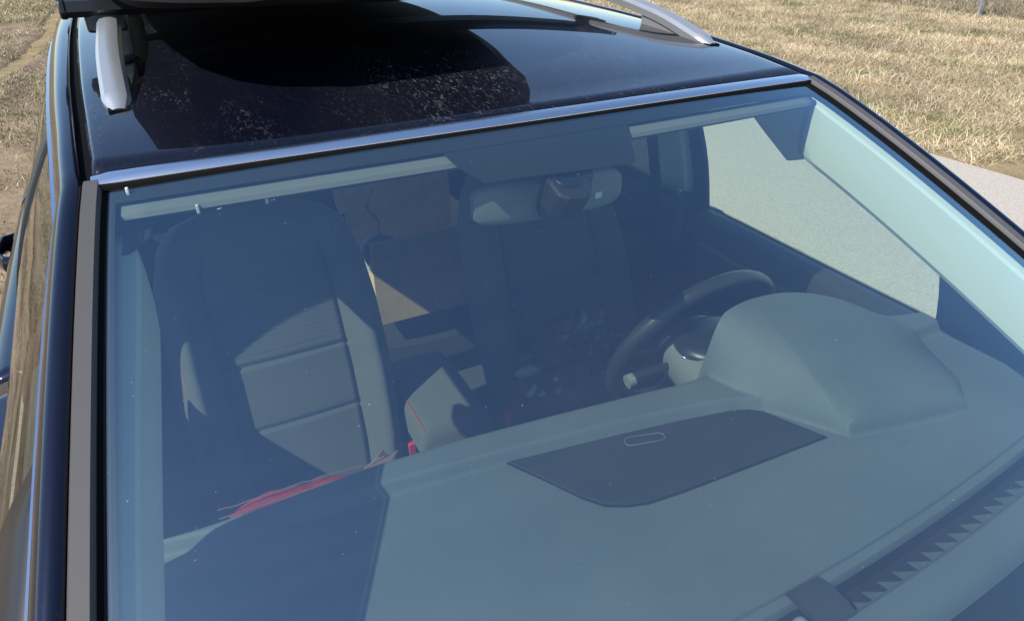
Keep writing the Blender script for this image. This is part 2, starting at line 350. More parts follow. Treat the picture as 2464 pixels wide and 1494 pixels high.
# --- upper edge line (middle of the side moulding): windscreen pillar, then roof
def EDGE_pts():
    a, b = np.array((.605, .066, 1.554)), np.array((.739, -.952, 1.06)); out = []
    for t in np.linspace(1.12, 0, 24):
        p = a+(b-a)*t; p[2] += .024*math.sin(math.pi*min(1, t)**.75) if t < 1 else 0; out.append(p)
    rf = crom([(.605, .066, 1.554), (.610, .25, 1.573), (.621, .6, 1.591), (.632, 1.2, 1.600), (.632, 2.0, 1.585), (.61, 2.7, 1.53), (.58, 2.95, 1.50)], 34)
    return np.array(out+list(rf[1:]))
EP = EDGE_pts(); NPIL = 24
Ey = EP[:, 1]
def E_at(y): return np.array((np.interp(y, Ey, EP[:, 0]), y, np.interp(y, Ey, EP[:, 2])))
def sx(P, s): Q = np.array(P, float); Q[..., 0] *= s; return Q
HX, HY, HZ = .605, .066, 1.554
BOW_T, CROWN_T = .060, .019
def roofz(x, y):                              # outer roof skin
    e = E_at(max(y, HY)); u = x/e[0]; c = CROWN_T+.024*sstep(.05, .9, y); return e[2]+c*(1-abs(u)**2.2)
def header(u, back=0, dz=0):                  # front edge of the roof, u = -1..1
    return np.array((u*HX, HY-BOW_T*(1-u*u)+back, HZ+CROWN_T*(1-abs(u)**2.2)+dz))
U = np.concatenate([[-1, -.988], np.linspace(-.975, .975, 39), [.988, 1]])
# roof skin
g = MB(); rows = []
for k, t in enumerate(np.linspace(0, 1, 60)):
    rows.append([])
    for u in U:
        y0 = header(u)[1]+.0165; y = y0+(2.95-y0)*t; e = E_at(max(y, HY)); x = u*(e[0]-.006)
        rows[-1].append((x, y, roofz(x, y)+(.004 if abs(u) < .98 else .0037 if abs(u) < .999 else .002)))
g.grid(rows); obj('roof_panel', g, M['roof'], car, solid=.0015)
# bright strip across the top of the windscreen and the rubber under it
Uh = np.linspace(-1, 1, 61)
def strip(prof, mname, name, n0=-1, n1=1, m_=None):
    m = MB(); rows = []
    for u in np.linspace(n0, n1, 61):
        h = header(u); tk = 1 if abs(u) < .985 else .55
        rows.append([h+np.array((0, a, b*tk)) for a, b in prof])
    o = len(m.v); m.grid(rows, cu=True); q = len(prof); m.f.append(tuple(range(q))); m.f.append(tuple(60*q+j for j in range(q)))
    return obj(name, m, M[mname], car, smooth=50)
strip([(.018, .002), (.0165, .0055), (.012, .0062), (.000, .0022), (-.005, -.0015), (-.005, -.006), (.018, -.006)], 'chrome', 'header_trim', -.995, .995)
strip([(-.0045, -.002), (-.0070, -.0035), (-.0085, -.007), (-.009, -.012), (-.0045, -.012)], 'rubber', 'header_seal', -.985, .985)

# windscreen: s 0 top .. 1 bottom
PILL = EP[:NPIL][::-1]                          # top -> bottom
def wpt(s, u, off=0.0):
    i = s*(NPIL-1); k = min(int(i), NPIL-2); f = i-k; e = PILL[k]*(1-f)+PILL[k+1]*f
    hx = e[0]-.022; bow = BOW_T+.10*s; cr = CROWN_T*(1-.25*s)
    p = np.array((u*hx, e[1]-bow*(1-u*u), e[2]+cr*(1-abs(u)**2.2)-.004))
    t = (PILL[k+1]-PILL[k]); nrm = np.array((0, t[2], -t[1])); nrm /= np.linalg.norm(nrm); nrm = nrm if nrm[2] > 0 else -nrm
    nrm = nrm+np.array((.18*u, 0, 0)); nrm /= np.linalg.norm(nrm)
    return p+nrm*off
S = np.linspace(.006, 1, 40)
g = MB(); g.grid([[wpt(s, u) for u in U] for s in S]); ws = obj('windshield', g, M['wind'], car)
# printed black border on the inner face
g = MB(); n = 60
def band(s0, s1, u0, u1, off, ns=4, nu=40):
    return [[wpt(s, u, off) for u in np.linspace(u0, u1, nu)] for s in np.linspace(s0, s1, ns)]
g.grid(band(.006, .030, -1, 1, -.003)); g.grid(band(.030, 1, -1, -.990, -.003, 40, 3)); g.grid(band(.030, 1, .972, 1, -.003, 40, 3)); g.grid(band(.93, 1, -.990, .972, -.003))
obj('frit_border', g, M['frit'], ws)

# sides: mouldings, painted frame, window trim, swept along the edge line
def wide(y): return 0.35*sstep(.0, 1.3, y)*sstep(3.2, 2.2, y)
def side_strip(name, s, prof, mname, i0, i1, par=car, smooth=50):
    m = MB(); rows = [[sx(EP[i], s)+np.array((s*(a+max(0, a-.008)*wide(EP[i][1])), 0, b)) for a, b in prof] for i in range(i0, i1)]
    m.grid(rows, cu=True); q = len(prof); k = i1-i0-1; m.f.append(tuple(range(q))); m.f.append(tuple(k*q+j for j in range(q)))
    return obj(name, m, M[mname], par, smooth=smooth)
NE = len(EP)
for s in (-1, 1):
    nm = ''
    side_strip('windshield_moulding', s, [(-.014, -.002), (-.011, .0035), (.004, .0035), (.0065, -.001), (.0065, -.012), (-.014, -.012)], 'gasket', 0, NPIL)
    side_strip('windshield_gasket', s, [(-.0225 if s < 0 else -.035, -.008 if s < 0 else -.0015), (-.0125, -.003), (-.0125, -.016), (-.0225 if s < 0 else -.035, -.016)], 'rubber', 0, NPIL)
    side_strip('roof_ditch', s, [(-.007, -.006), (.0075, -.006), (.0075, -.014), (-.007, -.014)], 'rubber', NPIL-1, NE)
    side_strip('side_frame', s, [(.0075, -.012), (.0078, .0000), (.010, .0026), (.016, .0036), (.022, .0030), (.028, -.0010), (.034, -.0085), (.040, -.0205), (.044, -.033), (.0470, -.046), (.034, -.05), (.008, -.03)], 'paint', 0, NE)
    side_strip('window_trim', s, [(.0440, -.0440), (.0505, -.0445), (.0535, -.054), (.0525, -.060), (.047, -.060)], 'bright', 4, NE-4)
    side_strip('window_seal', s, [(.047, -.0605), (.0525, -.0605), (.053, -.068), (.049, -.075), (.042, -.075)], 'rubber', 4, NE-4)

# --- side doors, glass, pillars
BX, BZ = .838, 1.075
def belt(y): return np.array((BX+.030*sstep(-.2, 1.6, y)-.012*sstep(1.8, 2.8, y)-.02*sstep(-.3, -1.1, y), y, BZ+.012*sstep(-.5, 2.5, y)))
def wtop(y): e = E_at(y); return np.array((e[0]+.049+.041*wide(y), y, e[2]-.066))
def gl(y, k, inset=0): a, b = wtop(y), belt(y); p = a+(b-a)*k; p[0] += .032*math.sin(math.pi*k)-inset; return p
def side_panel(y0, y1, n, k0=0.0, k1=1.03, inset=0.0, sl0=0, sl1=0):
    rows = []
    for y in np.linspace(y0, y1, n):
        rows.append([gl(y+(sl0*(1-(y-y0)/(y1-y0))+sl1*((y-y0)/(y1-y0)))*k, k, inset) for k in np.linspace(k0, k1, 12)])
    return rows
BODY = [(.0, .0), (.010, -.003), (.028, -.007), (.048, -.014), (.066, -.030), (.078, -.062), (.088, -.13), (.094, -.21), (.098, -.32), (.080, -.45), (.066, -.58), (.060, -.70), (.03, -.78)]
def bodyside(y0, y1, n, s):
    rows = []
    for y in np.linspace(y0, y1, n):
        b = belt(y); k = 1-.35*sstep(-1.3, -2.0, y)*0
        rows.append([(s*(b[0]+.014+a-.25*sstep(-1.3, -2.15, y)**2-.14*sstep(2.2, 3.1, y)**2), y, b[2]-.007+z) for a, z in BODY])
    return rows
DOORS = [(-.88, .52), (.53, 1.62)]
for s in (-1, 1):
    for di, (y0, y1) in enumerate(DOORS):
        m = MB(); m.grid(bodyside(y0+.003, y1-.003, 24, s)); d = obj('door_skin', m, M['paint'], car, solid=.02)
        # belt seal
        m = MB(); rows = []
        for y in np.linspace(y0+.01, y1-.01, 24):
            b = belt(y); rows.append([(s*(b[0]+a), y, b[2]+z) for a, z in ((-.006, .004), (.002, .006), (.008, .0045), (.0145, -.002), (.0145, -.012), (-.006, -.012))])
        m.grid(rows, cu=True); obj('belt_seal', m, M['rubber'], d)
        # handle: grip bow with a recess
        hy = y1-.22; zb = .985; hx = belt(hy)[0]+.080
        m = MB(); m.sweep([(s*(hx-.01), hy-.11, zb), (s*(hx+.030), hy-.10, zb+.002), (s*(hx+.050), hy-.06, zb+.004), (s*(hx+.054), hy, zb+.005), (s*(hx+.048), hy+.06, zb+.004), (s*(hx-.01), hy+.10, zb)], [(.012*math.cos(a), .026*math.sin(a)) for a in np.arange(10)*.628], (0, 0, 1)); obj('handle', m, M['paint'], d)
        # inner door card
        m = MB(); rows = []
        for y in np.linspace(y0+.02, y1-.02, 20):
            b = belt(y); rows.append([(s*(b[0]+a), y, b[2]+z) for a, z in ((-.010, .0), (-.020, .014), (-.050, .020), (-.074, .012), (-.082, -.012), (-.078, -.05), (-.087, -.09), (-.072, -.14), (-.055, -.19), (-.055, -.30), (-.095, -.335), (-.10, -.36), (-.06, -.40), (-.06, -.75))])
        m.grid(rows); dc = obj('door_card', m, M['door'], d, solid=.004)
        m = MB(); m.sweep([(s*(belt(y)[0]-.0805-.006*0), y, belt(y)[2]-.045-.02*((y-y0)/(y1-y0))) for y in np.linspace(y0+.25, y1-.05, 16)], [(-.0015, -.006), (.004, -.006), (.004, .006), (-.0015, .006)], (0, 0, 1)); obj('trim_strip', m, M['lining'], d)
    # side glass
    for nm, y0, y1, sl0, sl1, mm in (('front_side_window', -.20, .535, -.02, .0, 'side'), ('rear_side_window', .63, 1.56, .0, .16, 'side'), ('rear_quarter_window', 1.66, 2.45, .16, .25, 'dark')):
        m = MB(); m.grid([[(s*p[0], p[1], p[2]) for p in r] for r in side_panel(y0, y1, 16, .0, 1.0, .004, sl0, sl1)]); obj(nm, m, M[mm], car)
    if s > 0:                                  # fabric sunshade inside the rear pane
        m = MB(); m.grid([[(s*p[0], p[1], p[2]) for p in r] for r in side_panel(.64, 1.55, 12, .02, .98, .022, .0, .16)]); obj('sunshade', m, M['mesh'], car)
    # pillars between the panes (gloss black outside)
    for y0, y1, sl0, sl1 in ((.53, .64, .0, .0), (1.55, 1.70, .16, .16), (2.44, 2.78, .25, .25)):
        m = MB(); m.grid([[(s*p[0], p[1], p[2]) for p in r] for r in side_panel(y0, y1, 5, -.02, 1.03, .0, sl0, sl1)]); obj('window_pillar', m, M['black'], car, solid=.012)
    # black sail panel at the foot of the windscreen pillar
    m = MB(); rows = []
    for y in np.linspace(-.95, -.19, 18):
        rows.append([(s*p[0], p[1], p[2]) for p in [gl(y-.02*k, k, 0) for k in np.linspace(-.02, 1.02, 6)]])
    m.grid(rows); obj('sail_panel', m, M['black'], car, solid=.012)
    # front wing and rear quarter skin
    m = MB(); m.grid(bodyside(-2.15, -.885, 24, s)); obj('front_wing', m, M['paint'], car, solid=.004)
    m = MB(); m.grid(bodyside(1.625, 3.0, 24, s)); obj('rear_quarter', m, M['paint'], car, solid=.004)
# nose: bonnet, scuttle, front and rear ends, floor
g = MB(); rows = []
for y in np.linspace(-2.2, -1.0, 20):
    b = belt(max(y, -2.15)); hx = b[0]-.0-.25*sstep(-1.3, -2.15, y)**2
    rows.append([(u*hx, y-.10*(1-u*u), 1.045-.20*sstep(-1.2, -2.3, y)**1.2+.035*(1-abs(u)**2.5)+.01*math.exp(-((abs(u)-.72)/.08)**2)) for u in np.linspace(-1, 1, 31)])
g.grid(rows); obj('bonnet', g, M['paint'], car, solid=.004)
g = MB(); g.grid([[(u*.77, -1.0-.10*(1-u*u)+a, z) for u in np.linspace(-1, 1, 21)] for a, z in ((0, 1.035), (-.001, 1.0), (.06, .99), (.10, .985))]); obj('scuttle_panel', g, M['black'], car)
g = MB(); g.grid([[(u*.72, -2.2-.10*(1-u*u)-d, z) for u in np.linspace(-1, 1, 21)] for d, z in ((0, .86), (.06, .78), (.08, .6), (.09, .4), (.02, .2))]); obj('front_bumper', g, M['paint'], car, solid=.01)
g = MB(); g.grid([[(u*hx_, y+.03*(1-u*u), z) for u in np.linspace(-1, 1, 21)] for hx_, y, z in ((.56, 2.95, 1.50), (.60, 3.02, 1.36), (.66, 3.07, 1.12))]); obj('rear_window', g, M['dark'], car)
g = MB(); g.grid([[(u*hx_, y+.03*(1-u*u), z) for u in np.linspace(-1, 1, 21)] for hx_, y, z in ((.66, 3.07, 1.12), (.76, 3.10, 1.0), (.80, 3.12, .7), (.78, 3.1, .16))]); obj('tailgate', g, M['paint'], car, solid=.01)
g = MB(); g.box((0, .5, .27), (1.62, 5.0, .04)); g.box((0, -1.0, .62), (1.5, .04, .7)); obj('floor_pan', g, M['carpet'], car)
for x in (-.80, .80):
    for y in (-1.42, 2.10):
        m = MB(); m.sweep([(x+.0, y+.255*math.cos(a), .33+.255*math.sin(a)) for a in np.arange(32)*2*math.pi/32], [(-.075, -.1), (.075, -.1), (.0, .105)] and [(.10*math.cos(a), .075*math.sin(a)) for a in np.arange(10)*.628], (1, 0, 0), closed=True)
        wh = obj('wheel', m, M['tyre'], car)
        m = MB(); sgn = 1 if x > 0 else -1
        m.tube([(x+sgn*.02, y, .33), (x+sgn*.055, y, .33)], .05, 16, up=(0, 0, 1))
        for a in np.arange(10)*math.pi/5:
            m.tube([(x+sgn*.045, y+.03*math.cos(a), .33+.03*math.sin(a)), (x+sgn*.05, y+.19*math.cos(a), .33+.19*math.sin(a))], .013, 6)
        m.tube([(x+sgn*.045, y+.19*math.cos(a), .33+.19*math.sin(a)) for a in np.arange(32)*2*math.pi/32], .015, 8, True); obj('rim', m, M['rim'], wh)

# --- roof rails
for s in (-1, 1):
    path = crom([(s*.559, .295, roofz(.559, .295)+.001), (s*.559, .36, roofz(.559, .36)+.014), (s*.557, .50, roofz(.56, .5)+.035), (s*.549, .75, roofz(.56, .75)+.050), (s*.545, 1.3, roofz(.558, 1.3)+.054), (s*.542, 1.95, roofz(.552, 1.95)+.050), (s*.54, 2.35, roofz(.545, 2.35)+.03), (s*.54, 2.6, roofz(.54, 2.6)+.002)], 60)
    prof = [(-.019, -.011), (-.020, .003), (-.014, .010), (-.004, .0125), (.006, .0125), (.015, .009), (.020, .001), (.019, -.011)]
    sc_ = [.55+.45*min(1, i/5, (59-i)/5) for i in range(60)]
    m = MB(); m.sweep(path, prof, (0, 0, 1), scale=sc_); rl = obj('roof_rail', m, M['silver'], car, smooth=35)
    # solid feet under the ends, and one in the middle
    for ya, yb in ((.31, .52), (1.22, 1.38), (2.30, 2.58)):
        m = MB(); rows = []
        for y in np.linspace(ya, yb, 10):
            zt = np.interp(y, path[:, 1], path[:, 2])-.008; zr = roofz(.556, y)+.0035; xx = s*np.interp(y, path[:, 1], np.abs(path[:, 0]))
            rows.append([(xx-.015, y, zr), (xx-.015, y, max(zt, zr+.001)), (xx+.015, y, max(zt, zr+.001)), (xx+.015, y, zr)])
        m.grid(rows, cu=True); m.f.append((0, 1, 2, 3)); m.f.append(tuple(len(m.v)-4+i for i in range(4))); obj('foot', m, M['silver'], rl)
    m = MB(); m.sweep([(s*.559, .288, roofz(.559, .288)+.004), (s*.559, .33, roofz(.559, .33)+.005)], [(-.014, -.002), (-.014, .002), (.014, .002), (.014, -.002)]); obj('rail_gasket', m, M['rubber'], rl)

# ---------------------------------------------------------------- interior
# headliner (inside of the roof)
g = MB(); rows = []
for t in np.linspace(0, 1, 20):
    rows.append([])
    for u in np.linspace(-1, 1, 21):
        y = HY-BOW_T*(1-u*u)+.05+(2.8-HY)*t; e = E_at(max(y, HY)); rows[-1].append((u*(e[0]+.01), y, roofz(u*e[0]*.99, y)-.045))
g.grid(rows); obj('headliner', g, M['liner'], car, solid=.004)
# front edge of the headliner behind the glass, its shade put into the tone
g = MB(); g.grid(band(.024, .044, -.985, .965, -.009)+[[wpt(.048, u, -.013) for u in np.linspace(-.985, .965, 40)], [wpt(.047, u, -.032)+np.array((0, .03, 0)) for u in np.linspace(-.985, .965, 40)]])
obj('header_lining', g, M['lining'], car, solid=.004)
# pale pillar trims
def edge_in(s_, a, b):
    i = s_*(NPIL-1); k = min(int(i), NPIL-2); f = i-k; e = PILL[k]*(1-f)+PILL[k+1]*f; return e+np.array((-a, 0, -b))
for s in (-1, 1):
    m = MB(); rows = []
    for t in np.linspace(.026, .97, 44):
        k = min(1, (t-.026)/.03)
        q_ = 1 if s > 0 else 1-.34*sstep(.03, .45, t)
        rows.append([sx(edge_in(t, .022+(a-.022)*(.6+.4*k)*q_-(.008 if s < 0 else 0), b+(.036 if s < 0 else 0)), s) for i, (a, b) in enumerate(((.022, .011), (.035, .0125), (.0475, .0145), (.0520, .0185), (.0535, .045), (.0530, .085), (.0505, .110), (.043, .121), (.025, .125)))])
    m.grid(rows); pt = obj('pillar_trim', m, M['trim'], car, smooth=28, solid=.003)
    # fine ribbed tweeter grille near its foot
    for j in range(26):
        t = .52+j*.007; m = MB()
        pth = [sx(edge_in(t+.02*q, a, b), s) for q, (a, b) in enumerate(((.0532, .050), (.0528, .070), (.0512, .088), (.0475, .104)))]
        m.tube(pth, .0011, 5); obj('grille_rib', m, M['liner'], pt)
# dark corner of the headliner where pillar and door frame meet
for s in (-1, 1):
    cpx = [un(1796, 262, 'x', .650), un(1840, 322, 'x', .652), un(1892, 388, 'x', .656), un(1930, 385, 'x', .650), un(1960, 300, 'x', .632), un(1945, 240, 'x', .622), un(1860, 240, 'x', .635)]
    m = MB(); m.prism([sx(p, s) for p in cpx], (s*.02, 0, 0)); obj('corner_lining', m, M['liner'], car, smooth=0, bevel=.004)
# inner lining over the doors and pillars
for s in (-1, 1):
    m = MB(); rows = []
    for y in np.linspace(.0 if s < 0 else .10, 2.7, 34):
        e = E_at(y); rows.append([(s*(e[0]+a), y, e[2]+b) for a, b in ((.045, -.10), (.038, -.066), (.020, -.066), (.0, -.060), (-.03, -.045), (-.06, -.03))])
    m.grid(rows); obj('roof_side_lining', m, M['pillar'], car, solid=.004)
    m = MB(); rows = []                        # B pillar: dark lower, pale upper cover
    for k in np.linspace(0.02, .90, 10):
        rows.append([(s*(gl(y, k)[0]-d), y, gl(y, k)[2]) for y, d in ((.575, .022), (.585, .045), (.64, .060), (.73, .055), (.77, .02))])
    m.grid(rows); obj('belt_pillar_cover', m, M['trim'], car, solid=.003)
    m = MB(); rows = []
    for k in np.linspace(0.02, 1.0, 10):
        rows.append([(s*(gl(y, k)[0]-d), y, gl(y, k)[2]) for y, d in ((.518, .010), (.521, .020), (.56, .021), (.585, .016))])
    m.grid(rows); obj('door_frame_trim', m, M['pillar'], car, solid=.003)
    m = MB(); m.sweep([(s*(gl(.56, .1)[0]-.07), .60, gl(.56, .1)[2]), (s*.70, .58, 1.1), (s*.66, .56, .55)], [(-.024, -.0012), (.024, -.0012), (.024, .0012), (-.024, .0012)], (1, 0, 0)); obj('seat_belt', m, M['black'], car)
    # inside of the sail panel
    m = MB(); rows = []
    for y in np.linspace(-.80, -.175, 14):
        rows.append([(s*(gl(y-.02*k, k)[0]-.022), y-.02*k, gl(y-.02*k, k)[2]) for k in np.linspace(.05, 1.0, 8)])
    m.grid(rows); obj('sail_trim', m, M['door'], car, solid=.003)

# --- dashboard
ZP, ZF = 1.156, 1.138                          # rear pad, front panel
rear_px = [(345, 1300), (480, 1262), (620, 1215), (760, 1163), (900, 1112), (1100, 1052), (1300, 1000), (1500, 950), (1620, 922), (1700, 897)]
rear = np.array([un(*p, 'z', ZP-.012) for p in rear_px]); ro = np.argsort(rear[:, 0]); rear = rear[ro]
crease_px = [(350, 1345), (560, 1300), (760, 1243), (1000, 1172), (1200, 1117), (1500, 1041), (1700, 997), (1785, 984)]
crease = np.array([un(*p, 'z', ZF+.004) for p in crease_px])
cx_ = list(crease[:, 0]); cy_ = list(crease[:, 1])
fl = un(2060, 1062, 'z', ZF); fr_ = un(2320, 985, 'z', ZF); kl = un(1840, 988, 'z', ZF); YCR = -.155
def yr(x): return np.interp(x, rear[:, 0], rear[:, 1]) if x < .215 else np.interp(x, [.215, .25, .55, .62, .74], [rear[-1, 1], YCR+.004, YCR-.005, -.19, -.22])
def yc(x): return np.interp(x, cx_+[kl[0], fl[0], .42, fr_[0], .565, .60, .64, .74], cy_+[kl[1], fl[1]+.01, fl[1]-.018, fr_[1]-.004, fr_[1]+.03, fr_[1]+.10, -.26, -.26])
YV0 = np.mean([un(*p, 'z', ZF)[1] for p in ((2000, 1405), (2200, 1300), (2400, 1200))])
def yv(x): return YV0+.028*(x/.5)**2-.010
def hood(x, y):
    yf = np.interp(x, [.20, kl[0], fl[0], .40, fr_[0], .565, .60, .64], [kl[1]+.06, kl[1]+.02, fl[1]+.010, fl[1]-.012, fr_[1]-.004, fr_[1]+.03, fr_[1]+.10, fr_[1]+.2])
    t = float(np.clip((y-yf)/(YCR-yf), 0, 1)); ramp = .12*sstep(0, .06, t)+.88*(1-(1-t)**1.25)
    sh = np.interp(y, [fl[1], kl[1], YCR], [.085, .030, 0]); xs_ = x-sh*max(0, 1-max(0, x-.25)/.25)
    c = np.interp(xs_, HKX, HKZ); return c*ramp
_hk = crom([(.195, 0, 0), (.203, 0, .004), (.212, 0, .045), (.232, 0, .082), (.265, 0, .101), (.32, 0, .108), (.38, 0, .102), (.45, 0, .083), (.53, 0, .052), (.60, 0, .018), (.64, 0, .002), (.66, 0, 0)], 90); HKX, HKZ = _hk[:, 0], np.maximum(_hk[:, 2], 0)
def dz(x, y):
    step = sstep(yc(x)-.001, yc(x)+.015, y); z = ZF+(ZP-ZF)*step
    e = yr(x)-y; z -= .020*(1-sstep(0, .03, e))**2*(1 if x < .2 else max(0, 1-(x-.2)/.03))
    return z+hood(x, y)
DX = np.concatenate([np.linspace(-.70, .18, 90), np.linspace(.183, .30, 50), np.linspace(.303, .71, 80)])
rows = []
for a, z in ((-.076, -.032), (-.070, -.018), (-.058, -.007), (-.042, -.002), (-.026, -.004), (-.020, -.010), (-.0195, -.040), (.0135, -.040), (.016, -.012), (.020, -.005), (.0305, -.0045), (.0325, 0)):
    rows.append([(x, yv(x)+a, ZF+z) for x in DX])
for t in np.linspace(0, 1, 190)[1:]:
    rows.append([])
    for x in DX:
        y0 = yv(x)+.0325; y = y0+(yr(x)-y0)*t; rows[-1].append((x, y, dz(x, y)))
Z = np.array([[p[2] for p in r] for r in rows[13:]])-ZF; i0 = int(np.argmin(abs(DX-.17)))      # ease the hood's edges
for _ in range(70):
    B = Z.copy(); B[1:-1] = (Z[:-2]+2*Z[1:-1]+Z[2:])/4; B[:, 1:-1] = (B[:, :-2]+2*B[:, 1:-1]+B[:, 2:])/4; k = np.clip((DX-.20)/.05, 0, 1)[None]*sstep(.014, .040, B); Z = Z*(1-k)+B*k
for r, zr_ in zip(rows[13:], Z):
    for j in range(len(r)): r[j] = (r[j][0], r[j][1], ZF+zr_[j])
for a, z in ((.004, -.012), (.002, -.03), (-.03, -.10), (-.02, -.2), (-.05, -.55)):
    rows.append([(x, yr(x)+a, ZP-.022+z+(hood(x, yr(x))*(.85 if z > -.05 else 0))) for x in DX])
g = MB(); g.grid(rows); dash = obj('dashboard', g, M['dash'], car, smooth=35)
g = MB(); g.grid([[(x, yv(x)+a, ZF+z) for x in DX] for a, z in ((-.36, -.16), (-.26, -.13), (-.13, -.10), (-.088, -.07), (-.0765, -.0325))]); obj('front_apron', g, M['gap'], dash)
g = MB(); g.grid([[(x, yv(x)+a, ZF+z) for x in DX] for a, z in ((-.0188, -.0385), (.0128, -.0385), (.0152, -.014))]); obj('vent_slot', g, M['gap'], dash, smooth=0)
# vent fins, the sun sensor cover and its white dome
dxf = .0300
for i in range(-22, 16):
    x = .125+i*dxf
    if abs(x) > .68 or -.01 < x < .085: continue
    m = MB(); yy = yv(x); m.prism([(x+.002, yy-.019, ZF-.014), (x-.001, yy-.011, ZF-.022), (x-.002, yy+.004, ZF-.038), (x+.002, yy-.019, ZF-.038)], (.0016, 0, 0)); obj('vent_fin', m, M['dash'], dash, smooth=0)
q = un(1962, 1435, 'z', ZF); m = MB(); rows = []
for a, z in ((-.026, -.004), (-.026, -.001), (-.012, .0035), (.006, .005), (.022, .003), (.030, .000), (.030, -.004)):
    rows.append([(q[0]+b, yv(q[0])+a, ZF+z) for b in (-.026, -.01, .01, .026)])
m.grid(rows, cv=True); obj('sensor_cover', m, M['lid'], dash, smooth=30)
m = MB(); m.ball((q[0]-.037, yv(q[0]-.04)-.004, ZF-.012), (.010, .010, .013), 14, 8); obj('light_sensor', m, M['mirror'], dash)
# storage lid on the centre of the dash
lid_px = [(1222, 1113), (1350, 1082), (1500, 1045), (1650, 1011), (1760, 990), (1800, 987), (1835, 992), (1985, 1051), (1800, 1122), (1640, 1183), (1560, 1209), (1510, 1216), (1455, 1215), (1400, 1196), (1310, 1153)]
lp = [un(*p, 'z', ZF+.002) for p in lid_px]; ctr = np.mean(lp, 0)
m = MB(); m.prism([ctr+(p-ctr)*1.012+np.array((0, -.001, -.001)) for p in lp], (0, 0, .0016)); obj('lid_gap', m, M['gap'], dash, smooth=0)
m = MB(); m.prism([p+np.array((0, 0, .0002)) for p in lp], (0, 0, .0028)); ld = obj('storage_lid', m, M['lid'], dash, smooth=0, bevel=.0012)
hp = [un(*p, 'z', ZF+.006) for p in ((1503, 1058), (1512, 1052), (1585, 1041), (1597, 1044), (1600, 1053), (1592, 1059), (1515, 1072), (1506, 1068))]
m = MB(); m.tube(hp, .0011, 6, True); obj('lid_handle', m, M['dash'], ld)
# --- steering wheel, column shroud, stalks, instrument panel
WC = np.array((.333, .0, 1.082)); tl = .378
wu = np.array((0, -math.sin(tl), math.cos(tl))); wx = np.array((1., 0, 0)); wn = np.cross(wx, wu)   # wn faces the driver (+y)
if wn[1] < 0: wn = -wn
cir = [WC+.18*(math.cos(a)*wx+math.sin(a)*wu) for a in np.arange(96)*2*math.pi/96]
sw_ = []
m = MB(); m.sweep(cir, [(.0140*math.cos(a), .0162*math.sin(a)) for a in np.arange(14)*2*math.pi/14], wn, closed=True); swo = obj('steering_wheel', m, M['leather'], car)
for a0 in (2.35, 2.95, .75, .15):
    m = MB(); m.sweep([WC+.18*(math.cos(a)*wx+math.sin(a)*wu) for a in np.linspace(a0-.007, a0+.007, 4)], [(.0143*math.cos(a), .0166*math.sin(a)) for a in np.arange(14)*2*math.pi/14], wn); obj('rim_seam', m, M['gap'], swo)
for a0, a1 in ((2.36, 2.56),):
    m = MB(); m.sweep([WC+.1805*(math.cos(a)*wx+math.sin(a)*wu) for a in np.linspace(a0, a1, 8)], [(.0141*math.cos(a), .0163*math.sin(a)) for a in np.arange(14)*2*math.pi/14], wn); obj('rim_inlay', m, M['leather'], swo)
m = MB(); m.ball(WC-wn*.01-wu*.01, (.085, .045, .07), 20, 12); obj('airbag_cover', m, M['leather'], swo)
for a, r0 in ((math.pi*.98, .16), (math.pi*.02, .16), (-math.pi/2, .16)):
    d = math.cos(a)*wx+math.sin(a)*wu
    m = MB(); m.sweep([WC+d*.06-wn*.012, WC+d*.12-wn*.006, WC+d*.172], [(-.024, -.007), (.024, -.007), (.020, .007), (-.020, .007)], wn); obj('spoke', m, M['black'], swo, bevel=.004)
# shroud around the column, lit pale grey
m = MB(); rows = []
for t in np.linspace(0, 1, 8):
    c = np.array((.310, -.165+.13*t, 1.09+.003*t)); rx, rz = .105-.03*t, .060-.012*t
    rows.append([c+np.array((rx*math.copysign(abs(math.cos(a))**.7, math.cos(a)), 0, rz*math.copysign(abs(math.sin(a))**.7, math.sin(a)))) for a in np.arange(28)*2*math.pi/28])
m.grid(rows, cu=True); m.f.append(tuple(range(28))); m.f.append(tuple(7*28+i for i in range(28))); cs = obj('column_shroud', m, M['col'], car)
m = MB(); m.ball((.318, -.085, 1.137), (.088, .075, .026), 28, 14); obj('shroud_cover', m, M['black'], cs)
m = MB(); m.tube(crom([(.232, -.085, 1.128), (.262, -.135, 1.124), (.30, -.158, 1.122), (.36, -.158, 1.122)], 16), .0022, 6); obj('shroud_strip', m, M['bright'], cs)
for s in (-1, 1):
    c = np.array((.333+s*.06, -.062, 1.092))
    m = MB(); m.sweep([c, c+np.array((s*.05, .01, -.005)), c+np.array((s*.085, .015, -.012)), c+np.array((s*.12, .018, -.018))], [(.008*math.cos(a), .010*math.sin(a)) for a in np.arange(10)*.628], (0, 0, 1), scale=[.7, .9, 1.45, 1.3]); st = obj('stalk', m, M['black'], cs)
    m = MB(); m.tube([c+np.array((s*.112, .018, -.017)), c+np.array((s*.126, .019, -.019))], .0135, 12); obj('stalk_tip', m, M['mirror'], st)
m = MB(); m.prism([(.225, -.165, 1.10), (.225, -.168, 1.18), (.25, -.17, 1.215), (.32, -.17, 1.225), (.45, -.17, 1.21), (.56, -.17, 1.17), (.60, -.17, 1.10)], (0, .01, 0)); ip = obj('instrument_panel', m, M['black'], car, smooth=0)
m = MB(); m.tube([(.222, -.153, 1.10), (.224, -.155, 1.18), (.25, -.157, 1.217), (.32, -.157, 1.228)], .0022, 6); obj('panel_bezel', m, M['chrome'], ip)

